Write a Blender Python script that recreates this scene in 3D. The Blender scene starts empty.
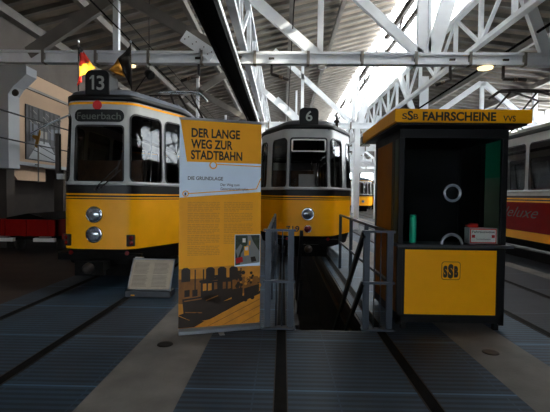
import bpy, bmesh, math, random
from mathutils import Vector, Matrix
random.seed(7)
SC = bpy.context.scene
COL = SC.collection
PI = math.pi
# ------------------------------------------------------------------ camera
F = 412.0
CAMZ = 1.42
cam_d = bpy.data.cameras.new('camera'); cam = bpy.data.objects.new('camera', cam_d); COL.objects.link(cam)
cam_d.sensor_width = 36; cam_d.lens = F/550*36; cam_d.clip_start = .05; cam_d.clip_end = 300
RM = Matrix.Rotation(math.radians(1.11), 4, 'Z') @ Matrix.Rotation(math.radians(90-1.53), 4, 'X') @ Matrix.Rotation(math.radians(.7), 4, 'Z')
cam.matrix_world = Matrix.Translation((0, 0, CAMZ)) @ RM
SC.camera = cam
def ray(px, py): return RM.to_3x3() @ Vector(((px-275)/F, -(py-206)/F, -1))
def at(px, py, Y):
    r = ray(px, py); t = Y/r.y
    return Vector((r.x*t, Y, CAMZ+r.z*t))
# ------------------------------------------------------------------ materials
def lin(c):
    c = c/255.0
    return c/12.92 if c <= .04045 else ((c+.055)/1.055)**2.4
def rgb(r, g, b): return (lin(r), lin(g), lin(b), 1)
def pm(name, col, rough=.5, metal=0, var=.12, scale=6, bump=0, bscale=40, spec=.5, coat=0):
    m = bpy.data.materials.new(name); m.use_nodes = True
    nt = m.node_tree; b = nt.nodes['Principled BSDF']
    b.inputs['Roughness'].default_value = rough; b.inputs['Metallic'].default_value = metal
    b.inputs['Specular IOR Level'].default_value = spec
    if coat: b.inputs['Coat Weight'].default_value = coat; b.inputs['Coat Roughness'].default_value = .1
    tc = nt.nodes.new('ShaderNodeTexCoord')
    n = nt.nodes.new('ShaderNodeTexNoise'); n.inputs['Scale'].default_value = scale; n.inputs['Detail'].default_value = 6
    nt.links.new(tc.outputs['Object'], n.inputs['Vector'])
    r = nt.nodes.new('ShaderNodeValToRGB')
    r.color_ramp.elements[0].position = .3; r.color_ramp.elements[1].position = .7
    c = rgb(*col)
    r.color_ramp.elements[0].color = tuple(x*(1-var) for x in c[:3])+(1,)
    r.color_ramp.elements[1].color = tuple(min(1, x*(1+var)) for x in c[:3])+(1,)
    nt.links.new(n.outputs['Fac'], r.inputs['Fac']); nt.links.new(r.outputs['Color'], b.inputs['Base Color'])
    if bump:
        n2 = nt.nodes.new('ShaderNodeTexNoise'); n2.inputs['Scale'].default_value = bscale
        nt.links.new(tc.outputs['Object'], n2.inputs['Vector'])
        bp = nt.nodes.new('ShaderNodeBump'); bp.inputs['Strength'].default_value = bump; bp.inputs['Distance'].default_value = .01
        nt.links.new(n2.outputs['Fac'], bp.inputs['Height']); nt.links.new(bp.outputs['Normal'], b.inputs['Normal'])
    return m
def glass_mat(name, tint, gloss=.08, rough=.02):
    m = bpy.data.materials.new(name); m.use_nodes = True
    nt = m.node_tree; nt.nodes.clear()
    o = nt.nodes.new('ShaderNodeOutputMaterial'); mx = nt.nodes.new('ShaderNodeMixShader')
    t = nt.nodes.new('ShaderNodeBsdfTransparent'); g = nt.nodes.new('ShaderNodeBsdfGlossy')
    t.inputs['Color'].default_value = tint; g.inputs['Roughness'].default_value = rough; g.inputs['Color'].default_value = (.4, .41, .42, 1)
    fr = nt.nodes.new('ShaderNodeFresnel'); fr.inputs['IOR'].default_value = 1.45
    ad = nt.nodes.new('ShaderNodeMath'); ad.operation = 'ADD'; ad.inputs[1].default_value = gloss
    ad.use_clamp = True
    nt.links.new(fr.outputs[0], ad.inputs[0]); nt.links.new(ad.outputs[0], mx.inputs[0])
    nt.links.new(t.outputs[0], mx.inputs[1]); nt.links.new(g.outputs[0], mx.inputs[2]); nt.links.new(mx.outputs[0], o.inputs[0])
    return m
def emit_mat(name, col, s):
    m = bpy.data.materials.new(name); m.use_nodes = True
    b = m.node_tree.nodes['Principled BSDF']; b.inputs['Base Color'].default_value = rgb(*col)
    b.inputs['Emission Color'].default_value = rgb(*col); b.inputs['Emission Strength'].default_value = s
    return m
M = dict(
 yellow=pm('tram_yellow', (246, 168, 0), .45, var=.05, scale=3, spec=.25),
 black=pm('black_paint', (10, 10, 11), .45, var=.2, spec=.3),
 rubber=pm('black_rubber', (16, 16, 17), .6),
 cream=pm('cream_white_paint', (168, 170, 168), .35, var=.06),
 roofgrey=pm('roof_grey_paint', (92, 99, 110), .6, var=.15),
 roofdark=pm('roof_dark_paint', (44, 47, 52), .5, var=.2),
 steel=pm('white_steel', (238, 242, 246), .45, var=.1, scale=2),
 steelold=pm('grey_aged_steel', (118, 113, 106), .6, var=.2, scale=2),
 chrome=pm('chrome', (200, 205, 210), .12, 1, var=.03),
 lens=pm('headlight_lens', (150, 158, 165), .08, .6, var=.4, scale=40),
 redlens=pm('red_lens', (110, 14, 10), .2, var=.2, scale=60),
 red=pm('red_paint', (190, 16, 14), .4),
 adred=pm('advert_red', (128, 6, 2), .7, var=.08, spec=.12),
 barrier=pm('barrier_grey_steel', (50, 57, 66), .5, .3, var=.12, scale=12),
 dark=pm('dark_underframe', (15, 14, 13), .85, var=.4, scale=9, spec=.12),
 iron=pm('rusty_rail_iron', (44, 36, 31), .6, .3, var=.3, scale=14),
 trough=pm('black_trough', (7, 6, 6), .8, var=.3, spec=.05),
 white=pm('printed_white', (222, 236, 250), .6, var=.02, spec=.3),
 alu=pm('brushed_aluminium', (176, 182, 190), .3, .8, var=.05),
 ink=pm('dark_ink', (36, 26, 22), .6, var=.05),
 greyink=pm('grey_ink', (84, 88, 96), .6, var=.05),
 lettering=pm('black_lettering', (18, 14, 8), .5, var=.05),
 banner=pm('banner_orange', (248, 170, 36), .6, var=.03, spec=.3),
 bannertext=pm('banner_faint_text', (222, 148, 30), .5, var=.03),
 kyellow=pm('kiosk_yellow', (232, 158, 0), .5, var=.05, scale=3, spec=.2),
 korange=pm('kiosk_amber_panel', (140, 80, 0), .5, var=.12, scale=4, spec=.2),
 kblack=pm('kiosk_black_frame', (9, 9, 10), .5, var=.2, spec=.25),
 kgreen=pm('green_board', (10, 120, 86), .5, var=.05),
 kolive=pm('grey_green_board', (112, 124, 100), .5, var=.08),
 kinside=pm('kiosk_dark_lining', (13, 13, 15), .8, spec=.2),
 kdgreen=pm('dim_green_glass_view', (12, 50, 38), .4), kdolive=pm('dim_olive_glass_view', (58, 60, 30), .4),  # darker left boards stand in for the dim view through side glass
 cyl=pm('turquoise_plastic', (20, 190, 145), .4, var=.05),
 board=pm('info_board_print', (180, 166, 146), .5, var=.06, scale=12),
 concrete=pm('concrete_strip', (106, 103, 98), .85, var=.22, scale=3, bump=.3),
 wall=pm('painted_plaster_wall', (172, 144, 118), .8, var=.06, scale=1.5),
 pier=pm('painted_pier', (150, 153, 156), .8, var=.06, scale=1.5),
 darkwall=pm('dark_lower_wall', (52, 44, 38), .9, var=.3, scale=1),
 wood=pm('brown_wood', (96, 66, 40), .6, var=.3, scale=8),
 seat=pm('dark_red_seat', (96, 24, 20), .6),
 porcelain=pm('insulator', (90, 70, 50), .3),
dimnumber=pm('dark_number_paint', (82, 86, 80), .6, var=.05),  # darker grey than the pale number paint
 number=pm('pale_number_paint', (168, 170, 160), .5, var=.03),
 white2=pm('white_enamel', (225, 222, 215), .35, var=.04),
 flagblack=pm('flag_black', (16, 15, 14), .8), flagred=pm('flag_red', (215, 40, 22), .8), flaggold=pm('flag_gold', (245, 178, 30), .8),
 flagochre=pm('flag_ochre', (150, 105, 18), .8),
 glass=glass_mat('tram_window_glass', (.6, .6, .6, 1), .02),
 kglass=glass_mat('kiosk_glass', (.93, .95, .95, 1), .0),
 lamp=emit_mat('lamp_glow', (255, 232, 180), 1.6),
)
def frosted(name):
    m = bpy.data.materials.new(name); m.use_nodes = True; nt = m.node_tree; nt.nodes.clear()
    o = nt.nodes.new('ShaderNodeOutputMaterial'); mx = nt.nodes.new('ShaderNodeMixShader')
    t = nt.nodes.new('ShaderNodeBsdfTransparent'); g = nt.nodes.new('ShaderNodeBsdfTranslucent')
    g.inputs['Color'].default_value = (.9, .93, .96, 1); t.inputs['Color'].default_value = (.95, .97, 1, 1)
    # frosted panes; clear patches added to throw sun onto the flag and beam
    tc = nt.nodes.new('ShaderNodeTexCoord'); sp = nt.nodes.new('ShaderNodeSeparateXYZ'); nt.links.new(tc.outputs['Object'], sp.inputs[0])
    def inside(ax, lo, hi):
        c = nt.nodes.new('ShaderNodeMath'); c.operation = 'COMPARE'; c.inputs[1].default_value = (lo+hi)/2; c.inputs[2].default_value = (hi-lo)/2
        nt.links.new(sp.outputs[ax], c.inputs[0]); return c.outputs[0]
    def op(o_, a_, b_):
        c = nt.nodes.new('ShaderNodeMath'); c.operation = o_; c.use_clamp = True; nt.links.new(a_, c.inputs[0])
        if isinstance(b_, float): c.inputs[1].default_value = b_
        else: nt.links.new(b_, c.inputs[1])
        return c.outputs[0]
    clear = None
    for y0, y1, z0, z1 in ((4.7, 5.35, 7.8, 8.6), (7.6, 8.15, 7.3, 8.0), (14.6, 15.2, 7.2, 8.2), (16.2, 16.7, 7.6, 8.8), (24, 25, 7, 8.6)):
        q = op('MULTIPLY', inside('Y', y0, y1), inside('Z', z0, z1)); clear = q if clear is None else op('ADD', clear, q)
    inv = nt.nodes.new('ShaderNodeMath'); inv.operation = 'MULTIPLY_ADD'; inv.inputs[1].default_value = -.88; inv.inputs[2].default_value = .93
    nt.links.new(clear, inv.inputs[0]); nt.links.new(inv.outputs[0], mx.inputs[0])
    nt.links.new(t.outputs[0], mx.inputs[1]); nt.links.new(g.outputs[0], mx.inputs[2]); nt.links.new(mx.outputs[0], o.inputs[0])
    return m
M['skyglass'] = frosted('frosted_skylight_glass')
# roof boarding with rafters' plank pattern
def deck_mat(name, c1, c2):
    m = pm(name, c1, .85, var=.2, scale=2)
    nt = m.node_tree; b = nt.nodes['Principled BSDF']
    tc = nt.nodes.new('ShaderNodeTexCoord'); w = nt.nodes.new('ShaderNodeTexWave')
    w.wave_type = 'BANDS'; w.bands_direction = 'Y'; w.inputs['Scale'].default_value = 1.0; w.inputs['Distortion'].default_value = .3
    nt.links.new(tc.outputs['Object'], w.inputs['Vector'])
    mx = nt.nodes.new('ShaderNodeMix'); mx.data_type = 'RGBA'; mx.blend_type = 'MULTIPLY'
    mx.inputs[0].default_value = .15
    src = b.inputs['Base Color'].links[0].from_socket
    nt.links.new(src, mx.inputs[6]); nt.links.new(w.outputs['Color'], mx.inputs[7]); nt.links.new(mx.outputs[2], b.inputs['Base Color'])
    return m
M['deck'] = deck_mat('roof_boarding', (148, 136, 122), None)
# steel grating floor
def grate_mat(name, base, seam=1.0):
    m = bpy.data.materials.new(name); m.use_nodes = True
    nt = m.node_tree; b = nt.nodes['Principled BSDF']
    b.inputs['Roughness'].default_value = .6; b.inputs['Metallic'].default_value = .25
    tc = nt.nodes.new('ShaderNodeTexCoord'); mp = nt.nodes.new('ShaderNodeSeparateXYZ')
    nt.links.new(tc.outputs['Object'], mp.inputs[0])
    def stripes(axis, period, width):
        of = nt.nodes.new('ShaderNodeMath'); of.operation = 'ADD'; of.inputs[1].default_value = 21.0*1.055-2.95 if axis == 'Y' else 20
        nt.links.new(mp.outputs[axis], of.inputs[0])
        a = nt.nodes.new('ShaderNodeMath'); a.operation = 'DIVIDE'; a.inputs[1].default_value = period
        nt.links.new(of.outputs[0], a.inputs[0])
        f = nt.nodes.new('ShaderNodeMath'); f.operation = 'FRACT'; nt.links.new(a.outputs[0], f.inputs[0])
        l = nt.nodes.new('ShaderNodeMath'); l.operation = 'LESS_THAN'; l.inputs[1].default_value = width
        nt.links.new(f.outputs[0], l.inputs[0]); return l.outputs[0]
    s1 = stripes('Y', .07, .5); s2 = stripes('X', .6, .02); s3 = stripes('Y', seam, .022/seam)
    mx = nt.nodes.new('ShaderNodeMath'); mx.operation = 'MAXIMUM'; nt.links.new(s1, mx.inputs[0]); nt.links.new(s2, mx.inputs[1])
    n = nt.nodes.new('ShaderNodeTexNoise'); n.inputs['Scale'].default_value = 2.2; n.inputs['Detail'].default_value = 8
    nt.links.new(tc.outputs['Object'], n.inputs['Vector'])
    c = rgb(*base)
    r = nt.nodes.new('ShaderNodeMix'); r.data_type = 'RGBA'
    r.inputs[6].default_value = tuple(x*.42 for x in c[:3])+(1,); r.inputs[7].default_value = c
    nt.links.new(mx.outputs[0], r.inputs[0])
    r2 = nt.nodes.new('ShaderNodeMix'); r2.data_type = 'RGBA'; r2.blend_type = 'MULTIPLY'; r2.inputs[0].default_value = .75
    nt.links.new(r.outputs[2], r2.inputs[6]); nt.links.new(n.outputs['Fac'], r2.inputs[7])
    r3 = nt.nodes.new('ShaderNodeMix'); r3.data_type = 'RGBA'; r3.inputs[7].default_value = tuple(min(1, x*1.7) for x in c[:3])+(1,)
    nt.links.new(s3, r3.inputs[0]); nt.links.new(r2.outputs[2], r3.inputs[6])
    nt.links.new(r3.outputs[2], b.inputs['Base Color'])
    bp = nt.nodes.new('ShaderNodeBump'); bp.inputs['Strength'].default_value = .5; bp.inputs['Distance'].default_value = .004
    nt.links.new(mx.outputs[0], bp.inputs['Height']); nt.links.new(bp.outputs['Normal'], b.inputs['Normal'])
    return m
M['grate'] = grate_mat('steel_grating', (56, 84, 106), 1.055)
M['slab'] = grate_mat('paving_plates', (50, 57, 68), 1.35)
M['asphalt'] = pm('brown_floor', (60, 44, 34), .75, var=.25, scale=2.5)
M['pitdark'] = pm('darkened_track_bed', (26, 24, 23), .9, var=.3, scale=3)  # floor darkened in colour so no bright strip shows under the right tram
M['pit'] = pm('pit_concrete', (60, 56, 52), .9, var=.3, scale=2)
M['photo'] = pm('mural_photo_dark', (30, 28, 31), .5, var=.5, scale=5)
# ------------------------------------------------------------------ mesh helpers
class MB:
    def __init__(s): s.bm = bmesh.new(); s.mats = []
    def mi(s, m):
        if m not in s.mats: s.mats.append(m)
        return s.mats.index(m)
    def poly(s, pts, m):
        vs = [s.bm.verts.new(p) for p in pts]
        try: f = s.bm.faces.new(vs)
        except ValueError: return
        f.material_index = s.mi(m); return f
    def box(s, x0, x1, y0, y1, z0, z1, m):
        v = [s.bm.verts.new((x, y, z)) for x in (x0, x1) for y in (y0, y1) for z in (z0, z1)]
        for q in ((0, 1, 3, 2), (4, 6, 7, 5), (0, 4, 5, 1), (2, 3, 7, 6), (0, 2, 6, 4), (1, 5, 7, 3)):
            s.bm.faces.new([v[i] for i in q]).material_index = s.mi(m)
        return s
    def bar(s, a, b, w, h, m, up=(0, 0, 1)):
        a = Vector(a); b = Vector(b); d = (b-a).normalized(); up = Vector(up)
        if abs(d.dot(up)) > .99: up = Vector((0, 1, 0))
        sx = d.cross(up).normalized()*w/2; sz = sx.cross(d).normalized()*h/2
        v = [s.bm.verts.new(p+i*sx+j*sz) for p in (a, b) for i, j in ((-1, -1), (1, -1), (1, 1), (-1, 1))]
        for q in ((3, 2, 1, 0), (4, 5, 6, 7), (0, 1, 5, 4), (1, 2, 6, 5), (2, 3, 7, 6), (3, 0, 4, 7)):
            s.bm.faces.new([v[i] for i in q]).material_index = s.mi(m)
        return s
    def tube(s, pts, r, m, n=8, closed=False):
        pts = [Vector(p) for p in pts]; rings = []
        rr = r if isinstance(r, (list, tuple)) else [r]*len(pts)
        N = len(pts)
        for i, p in enumerate(pts):
            if closed: d = pts[(i+1) % N]-pts[i-1]
            else: d = pts[min(i+1, N-1)]-pts[max(i-1, 0)]
            d.normalize()
            up = Vector((0, 0, 1)) if abs(d.z) < .95 else Vector((0, 1, 0))
            a = d.cross(up).normalized(); b = a.cross(d).normalized()
            rings.append([s.bm.verts.new(p+rr[i]*(a*math.cos(2*PI*k/n)+b*math.sin(2*PI*k/n))) for k in range(n)])
        k = s.mi(m)
        for i in range(N if closed else N-1):
            A, B = rings[i], rings[(i+1) % N]
            for j in range(n):
                f = s.bm.faces.new((A[j], A[(j+1) % n], B[(j+1) % n], B[j])); f.material_index = k; f.smooth = True
        if not closed:
            s.bm.faces.new(rings[0][::-1]).material_index = k; s.bm.faces.new(rings[-1]).material_index = k
        return s
    def lathe(s, c, axis, prof, m, n=24):
        """prof: list of (t along axis, radius)"""
        c = Vector(c); d = Vector(axis).normalized()
        up = Vector((0, 0, 1)) if abs(d.z) < .9 else Vector((0, 1, 0))
        a = d.cross(up).normalized(); b = a.cross(d)
        k = s.mi(m); rings = []
        for t, r in prof:
            rings.append([s.bm.verts.new(c+d*t+max(r, 1e-4)*(a*math.cos(2*PI*i/n)+b*math.sin(2*PI*i/n))) for i in range(n)])
        for A, B in zip(rings, rings[1:]):
            for j in range(n):
                f = s.bm.faces.new((A[j], A[(j+1) % n], B[(j+1) % n], B[j])); f.material_index = k; f.smooth = True
        s.bm.faces.new(rings[0][::-1]).material_index = k; s.bm.faces.new(rings[-1]).material_index = k
        return s
    def prism(s, pts, vec, m):
        """extrude polygon pts along vec"""
        vec = Vector(vec); A = [s.bm.verts.new(p) for p in pts]; B = [s.bm.verts.new(Vector(p)+vec) for p in pts]
        k = s.mi(m); n = len(A)
        s.bm.faces.new(A).material_index = k; s.bm.faces.new(B[::-1]).material_index = k
        for i in range(n): s.bm.faces.new((A[i], B[i], B[(i+1) % n], A[(i+1) % n])).material_index = k
        return s
    def build(s, name, parent=None, bevel=0, normals=True):
        if normals: bmesh.ops.recalc_face_normals(s.bm, faces=s.bm.faces)
        me = bpy.data.meshes.new(name); s.bm.to_mesh(me); s.bm.free()
        for m in s.mats: me.materials.append(M[m] if isinstance(m, str) else m)
        o = bpy.data.objects.new(name, me); COL.objects.link(o)
        if parent: o.parent = parent
        if bevel:
            b = o.modifiers.new('bevel', 'BEVEL'); b.width = bevel; b.segments = 2; b.limit_method = 'ANGLE'
        return o
def tag(o, label=None, cat=None, group=None, kind=None):
    if label: o['label'] = label
    if cat: o['category'] = cat
    if group: o['group'] = group
    if kind: o['kind'] = kind
    return o
def thing(name, loc, label, cat, group=None, rz=0):
    o = bpy.data.objects.new(name, None); COL.objects.link(o); o.location = loc; o.rotation_euler.z = rz
    o.empty_display_size = .1
    return tag(o, label, cat, group)
def text(name, s, org, right, up, height, parent, mat, width=None, bold=0, shear=0, depth=.002):
    """lettering mesh: org = lower-left corner of the capitals, size = cap height"""
    cu = bpy.data.curves.new(name, 'FONT'); cu.body = s; cu.extrude = 0; cu.offset = bold; cu.shear = shear; cu.resolution_u = 4
    t = bpy.data.objects.new(name, cu); COL.objects.link(t)
    dg = bpy.context.evaluated_depsgraph_get(); dg.update()
    me = bpy.data.meshes.new_from_object(t.evaluated_get(dg)); me.name = name
    bpy.data.objects.remove(t)
    xs = [v.co.x for v in me.vertices]; x0, x1 = min(xs), max(xs)
    capH = .729
    sy = height/capH; sx = width/(x1-x0) if width else sy
    R = Vector(right).normalized(); U = Vector(up).normalized(); N = R.cross(U)
    for v in me.vertices:
        p = v.co.copy(); v.co = Vector(org)+R*(p.x-x0)*sx+U*p.y*sy+N*depth
    me.materials.clear(); me.materials.append(M[mat])
    for p in me.polygons: p.material_index = 0
    o = bpy.data.objects.new(name, me); COL.objects.link(o)
    if parent: o.parent = parent
    return o
def copy_tree(o, parent=None):
    c = o.copy(); COL.objects.link(c); c.parent = parent
    for ch in [x for x in bpy.data.objects if x.parent == o]: copy_tree(ch, c)
    return c
def structure(o): o['kind'] = 'structure'; return o
# ------------------------------------------------------------------ THE HALL
XW, XE, Y0, Y1 = -7.0, 13.0, -6.0, 50.0
TR = [-2.62, .52, 3.30, 6.30]          # track centres
PIT = (.15, .90, 4.29, 30)
def flat(mb, x0, x1, y0, y1, z, m): mb.poly([(x0, y0, z), (x1, y0, z), (x1, y1, z), (x0, y1, z)], m)
fl = MB()
flat(fl, -12, -3.55, Y0, Y1, 0, 'asphalt')
flat(fl, -3.55, -1.35, Y0, 9, 0, 'grate'); flat(fl, -3.55, -1.35, 9, Y1, 0, 'asphalt')
flat(fl, -1.35, -.70, Y0, Y1, 0, 'concrete')
flat(fl, -.70, PIT[0], Y0, Y1, 0, 'grate')
flat(fl, PIT[0], PIT[1], Y0, PIT[2], 0, 'grate'); flat(fl, PIT[0], PIT[1], PIT[3], Y1, 0, 'grate')
flat(fl, PIT[1], 1.70, Y0, Y1, 0, 'grate')
flat(fl, 1.70, 2.27, Y0, Y1, 0, 'concrete')
flat(fl, 2.27, 2.80, Y0, Y1, 0, 'grate'); flat(fl, 2.80, 4.68, Y0, Y1, 0, 'slab')
flat(fl, 4.68, 5.0, Y0, Y1, 0, 'concrete'); flat(fl, 5.0, 5.7, Y0, Y1, 0, 'slab'); flat(fl, 5.7, XE, Y0, Y1, 0, 'pitdark')
# pit walls and bottom
a, b, c, d = PIT
fl.poly([(a, c, 0), (a, d, 0), (a, d, -1.5), (a, c, -1.5)], 'pit'); fl.poly([(b, c, 0), (b, c, -1.5), (b, d, -1.5), (b, d, 0)], 'pit')
fl.poly([(a, c, 0), (a, c, -1.5), (b, c, -1.5), (b, c, 0)], 'pit'); fl.poly([(a, d, 0), (b, d, 0), (b, d, -1.5), (a, d, -1.5)], 'pit')
flat(fl, a, b, c, d, -1.5, 'pit')
structure(fl.build('floor', normals=False))
# kerb plate along the near pit edge
structure(MB().box(a-.02, b+.02, c-.03, c+.02, -.10, .004, 'barrier').build('trim_1'))

# roof planes
YG = 4.5; RIDGE = (4.3, 8.9); GL1 = (5.05, 6.7)
def zl(x): return 6.0+(x-XW)*(RIDGE[1]-6.0)/(RIDGE[0]-XW)
def zr(x): return 6.7-(x-GL1[0])*.10
ce = MB()
for (x0, z0, x1, z1) in ((XW-.3, zl(XW-.3), RIDGE[0], RIDGE[1]), (GL1[0], GL1[1], XE, zr(XE))):
    dx = x1-x0; n = Vector((-(z1-z0), 0, dx)).normalized()*.12
    p = [(x0, Y0, z0), (x1, Y0, z1), (x1, Y1, z1), (x0, Y1, z0)]
    ce.prism(p, n, 'deck')
ce.prism([(RIDGE[0], Y0, RIDGE[1]), (GL1[0], Y0, GL1[1]), (GL1[0], YG, GL1[1]), (RIDGE[0], YG, RIDGE[1])], (.12, 0, .04), 'deck')
structure(ce.build('ceiling'))
# rafters across the deck
k = 0
rf = MB(); y = 3.2
while y < 49:
    rf.bar((XW, y, zl(XW)-.05), (RIDGE[0]-.05, y, RIDGE[1]-.05), .12, .14, 'steelold')
    rf.bar((GL1[0]+.05, y, GL1[1]-.06), (XE, y, zr(XE)-.06), .12, .14, 'steelold')
    y += .62
structure(rf.build('trim_2'))
# longitudinal purlins
pu = MB()
for x in (-5.2, -2.9, .2, 2.0): pu.bar((x, Y0, zl(x)-.2), (x, Y1, zl(x)-.2), .14, .2, 'steelold')
for x in (7.6, 10.2): pu.bar((x, Y0, zr(x)-.2), (x, Y1, zr(x)-.2), .14, .2, 'steelold')
structure(pu.build('trim_3'))
# skylight glazing between the two decks, open to the sky
gl = MB()
gl.poly([(RIDGE[0], YG, RIDGE[1]+.05), (GL1[0], YG, GL1[1]+.05), (GL1[0], Y1, GL1[1]+.05), (RIDGE[0], Y1, RIDGE[1]+.05)], 'skyglass')
w1 = structure(gl.build('window_1'))
gb = MB()
y = 4.0
while y < Y1:
    gb.bar((RIDGE[0], y, RIDGE[1]), (GL1[0], y, GL1[1]), .05, .07, 'steel'); y += 1.15
gb.build('glazing_bars', w1)
gm = MB(); gm.bar((4.38, Y0, 8.25), (4.38, Y1, 8.25), .12, .24, 'iron'); gm.bar((4.45, Y0, 7.7), (4.45, Y1, 7.7), .1, .16, 'iron')
for i in range(20): gm.bar((4.38, 4+i*2.3, 8.25), (4.45, 5.1+i*2.3, 7.7), .07, .07, 'iron')
gm.build('glazing_purlin', w1)
# walls
def wallbox(name, x0, x1, y0, y1, z0, z1, m): return structure(MB().box(x0, x1, y0, y1, z0, z1, m).build(name))
M['upperwall'] = pm('dimmed_upper_wall', (92, 84, 78), .85, var=.12, scale=2)  # darker wall tone stands in for the weak light high on the left
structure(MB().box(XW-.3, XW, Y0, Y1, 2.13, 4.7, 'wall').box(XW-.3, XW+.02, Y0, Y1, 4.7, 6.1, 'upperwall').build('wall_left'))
wallbox('wall_far_left', -12.3, -12, Y0, Y1, 0, 3, 'darkwall')
wallbox('trim_4', -12.3, XW-.3, Y0, Y1, 3.0, 3.15, 'darkwall')
RW = (9, 44, 3.8, 5.8)
m = MB(); m.box(XE, XE+.3, Y0, Y1, 0, RW[2], 'steelold'); m.box(XE, XE+.3, Y0, Y1, RW[3], 6.2, 'steelold'); m.box(XE, XE+.3, Y0, RW[0], RW[2], RW[3], 'steelold'); m.box(XE, XE+.3, RW[1], Y1, RW[2], RW[3], 'steelold')
structure(m.build('wall_right'))
m = MB(); m.poly([(XE+.1, RW[0], RW[2]), (XE+.1, RW[1], RW[2]), (XE+.1, RW[1], RW[3]), (XE+.1, RW[0], RW[3])], 'skyglass'); w3 = structure(m.build('added_window_right'))  # unseen high window added to brighten the underside of the right deck
m = MB()
for i in range(20): m.box(XE+.02, XE+.09, RW[0]+i*2, RW[0]+i*2+.08, RW[2], RW[3], 'steelold')
m.build('added_window_mullions', w3)
wb = MB()
wb.box(-12.3, XE+.3, Y1, Y1+.3, 0, 1.6, 'steelold'); wb.box(-12.3, XE+.3, Y1, Y1+.3, 4.2, 8, 'steel')
for i in range(14): wb.box(-12.3+i*1.93, -12.3+i*1.93+.45, Y1, Y1+.3, 1.6, 4.2, 'steelold')
structure(wb.build('wall_back'))
wf = MB(); 
FW = (-7.0, 2.0, .5, 2.28)
wf.box(-12.3, FW[0], Y0-.3, Y0, 0, 9, 'darkwall'); wf.box(FW[1], XE+.3, Y0-.3, Y0, 0, 9, 'darkwall'); wf.box(FW[0], FW[1], Y0-.3, Y0, 0, FW[2], 'darkwall'); wf.box(FW[0], FW[1], Y0-.3, Y0, FW[3], 9, 'darkwall')
structure(wf.build('wall_front'))
w2 = MB(); w2.poly([(FW[0], Y0-.1, FW[2]), (FW[1], Y0-.1, FW[2]), (FW[1], Y0-.1, FW[3]), (FW[0], Y0-.1, FW[3])], 'skyglass'); w2 = structure(w2.build('added_window_front'))  # unseen window added behind the camera to light the tram and banner fronts
m = MB()
for i in range(9): m.box(FW[0]+i*1.0-.05, FW[0]+i*1.0+.1, Y0-.14, Y0-.05, FW[2], FW[3], 'iron')
m.build('added_window_mullions', w2)
structure(MB().box(-12, XE, Y0, -1.0, 2.3, 2.42, 'darkwall').build('trim_8'))  # unseen slab added behind the camera to block window light from the upper beams
# ledges on the left wall
lg = MB(); lg.box(XW, XW+.05, 10.2, Y1, 4.22, 4.29, 'steelold'); lg.box(XW, XW+.12, Y0, Y1, 2.13, 2.22, 'pier')
lg.box(XW, XW+.25, Y0, Y1, 5.72, 5.95, 'steelold')
structure(lg.build('trim_5'))
# piers on the left wall
for i, yy in enumerate((9.85, 18.4, 27, 35.5)):
    m = MB(); m.box(XW-.02, -6.64, yy, yy+.42, 2.0, 4.62, 'pier')
    prof = [(-6.64, yy, 4.62), (-6.2, yy, 4.45), (-6.2, yy, 4.25), (-6.36, yy, 4.1), (-6.52, yy, 3.96), (-6.64, yy, 3.78)]
    m.prism(prof, (0, .42, 0), 'pier')
    structure(m.build('wall_pier_%d' % (i+1)))
wq = MB()
wq.box(-7.3, -7.0, 10.3, 10.6, 0, 2.13, 'darkwall')
for yy in (13.0, 17.5, 22, 28): wq.box(-7.3, -7.0, yy, yy+.35, 0, 2.13, 'darkwall')
wq.box(-7.25, -7.15, 9.6, 10.2, 1.74, 2.13, 'wall'); wq.prism([(-7.25, 10.55, 2.13), (-7.25, 11.0, 1.74), (-7.25, 12.3, 1.74), (-7.25, 12.3, 2.13)], (.08, 0, 0), 'wall'); wq.prism([(-7.25, 13.2, 2.13), (-7.25, 13.6, 1.8), (-7.25, 14.0, 2.13)], (.08, 0, 0), 'wall')  # pale slanted pieces modelled in place of sunlit patches under the wall
wq.box(-9.0, -8.7, 12.2, 12.7, 0, 2.0, 'pier')
structure(wq.build('columns_and_sun_patches'))
# round wall speaker on the pier
p = at(16, 93, 9.84)
o = MB().lathe(p, (0, -1, 0), [(0, .075), (.03, .085), (.045, .07), (.04, .04), (.055, .03)], 'iron').build('wall_speaker')
tag(o, 'small round dark speaker high on the front of the left wall pier', 'speaker')
# black-and-white photo on the left wall
ph = thing('mural_photo', (XW, 10.6, 3.0), 'large black and white photograph of a snowy wooded street on the left wall', 'picture')
A = lambda px: -XW*F/(283-px)
ya, yb = 9.62, 12.75
za, zb = 2.31, 3.80
ya = 11.05
MB().box(XW+.002, XW+.04, ya, yb, za, zb, 'photo').build('picture_panel', ph).matrix_parent_inverse = Matrix.Translation(ph.location).inverted()
pp = MB()
rx = XW+.043
def pq(u0, v0, u1, v1, u2, v2, u3, v3, m):
    f = lambda u, v: (rx, ya+(yb-ya)*u, zb-(zb-za)*v)
    pp.poly([f(u0, v0), f(u1, v1), f(u2, v2), f(u3, v3)], m)
pq(0.05, .98, .35, .62, .62, .62, .95, .98, 'pier'); pq(.62, .35, .98, .3, .98, .55, .62, .55, 'greyink')
pq(.08, .3, .3, .34, .3, .52, .08, .5, 'greyink'); pq(.35, .42, .58, .42, .58, .56, .35, .56, 'steelold')
rx = XW+.046
for u in (.08, .17, .33, .48, .66, .8, .92):
    w = .018+.01*random.random(); l = .02*random.uniform(-1, 1)
    pq(u-w+l, 0.02, u+w+l, 0.02, u+w, .66, u-w, .66, 'flagblack')
rx = XW+.049
for i in range(26):
    u = random.random()*.9+.04; v = random.random()*.35+.03; pq(u, v, u+.1, v+.05, u+.1, v+.065, u, v+.015, 'steelold' if i % 2 else 'flagblack')
pq(.1, .78, .8, .95, .82, .97, .1, .8, 'flagblack'); pq(.3, .7, .95, .86, .95, .88, .3, .715, 'flagblack')
o = pp.build('photo_print', ph, normals=False); o.matrix_parent_inverse = Matrix.Translation(ph.location).inverted()

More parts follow.
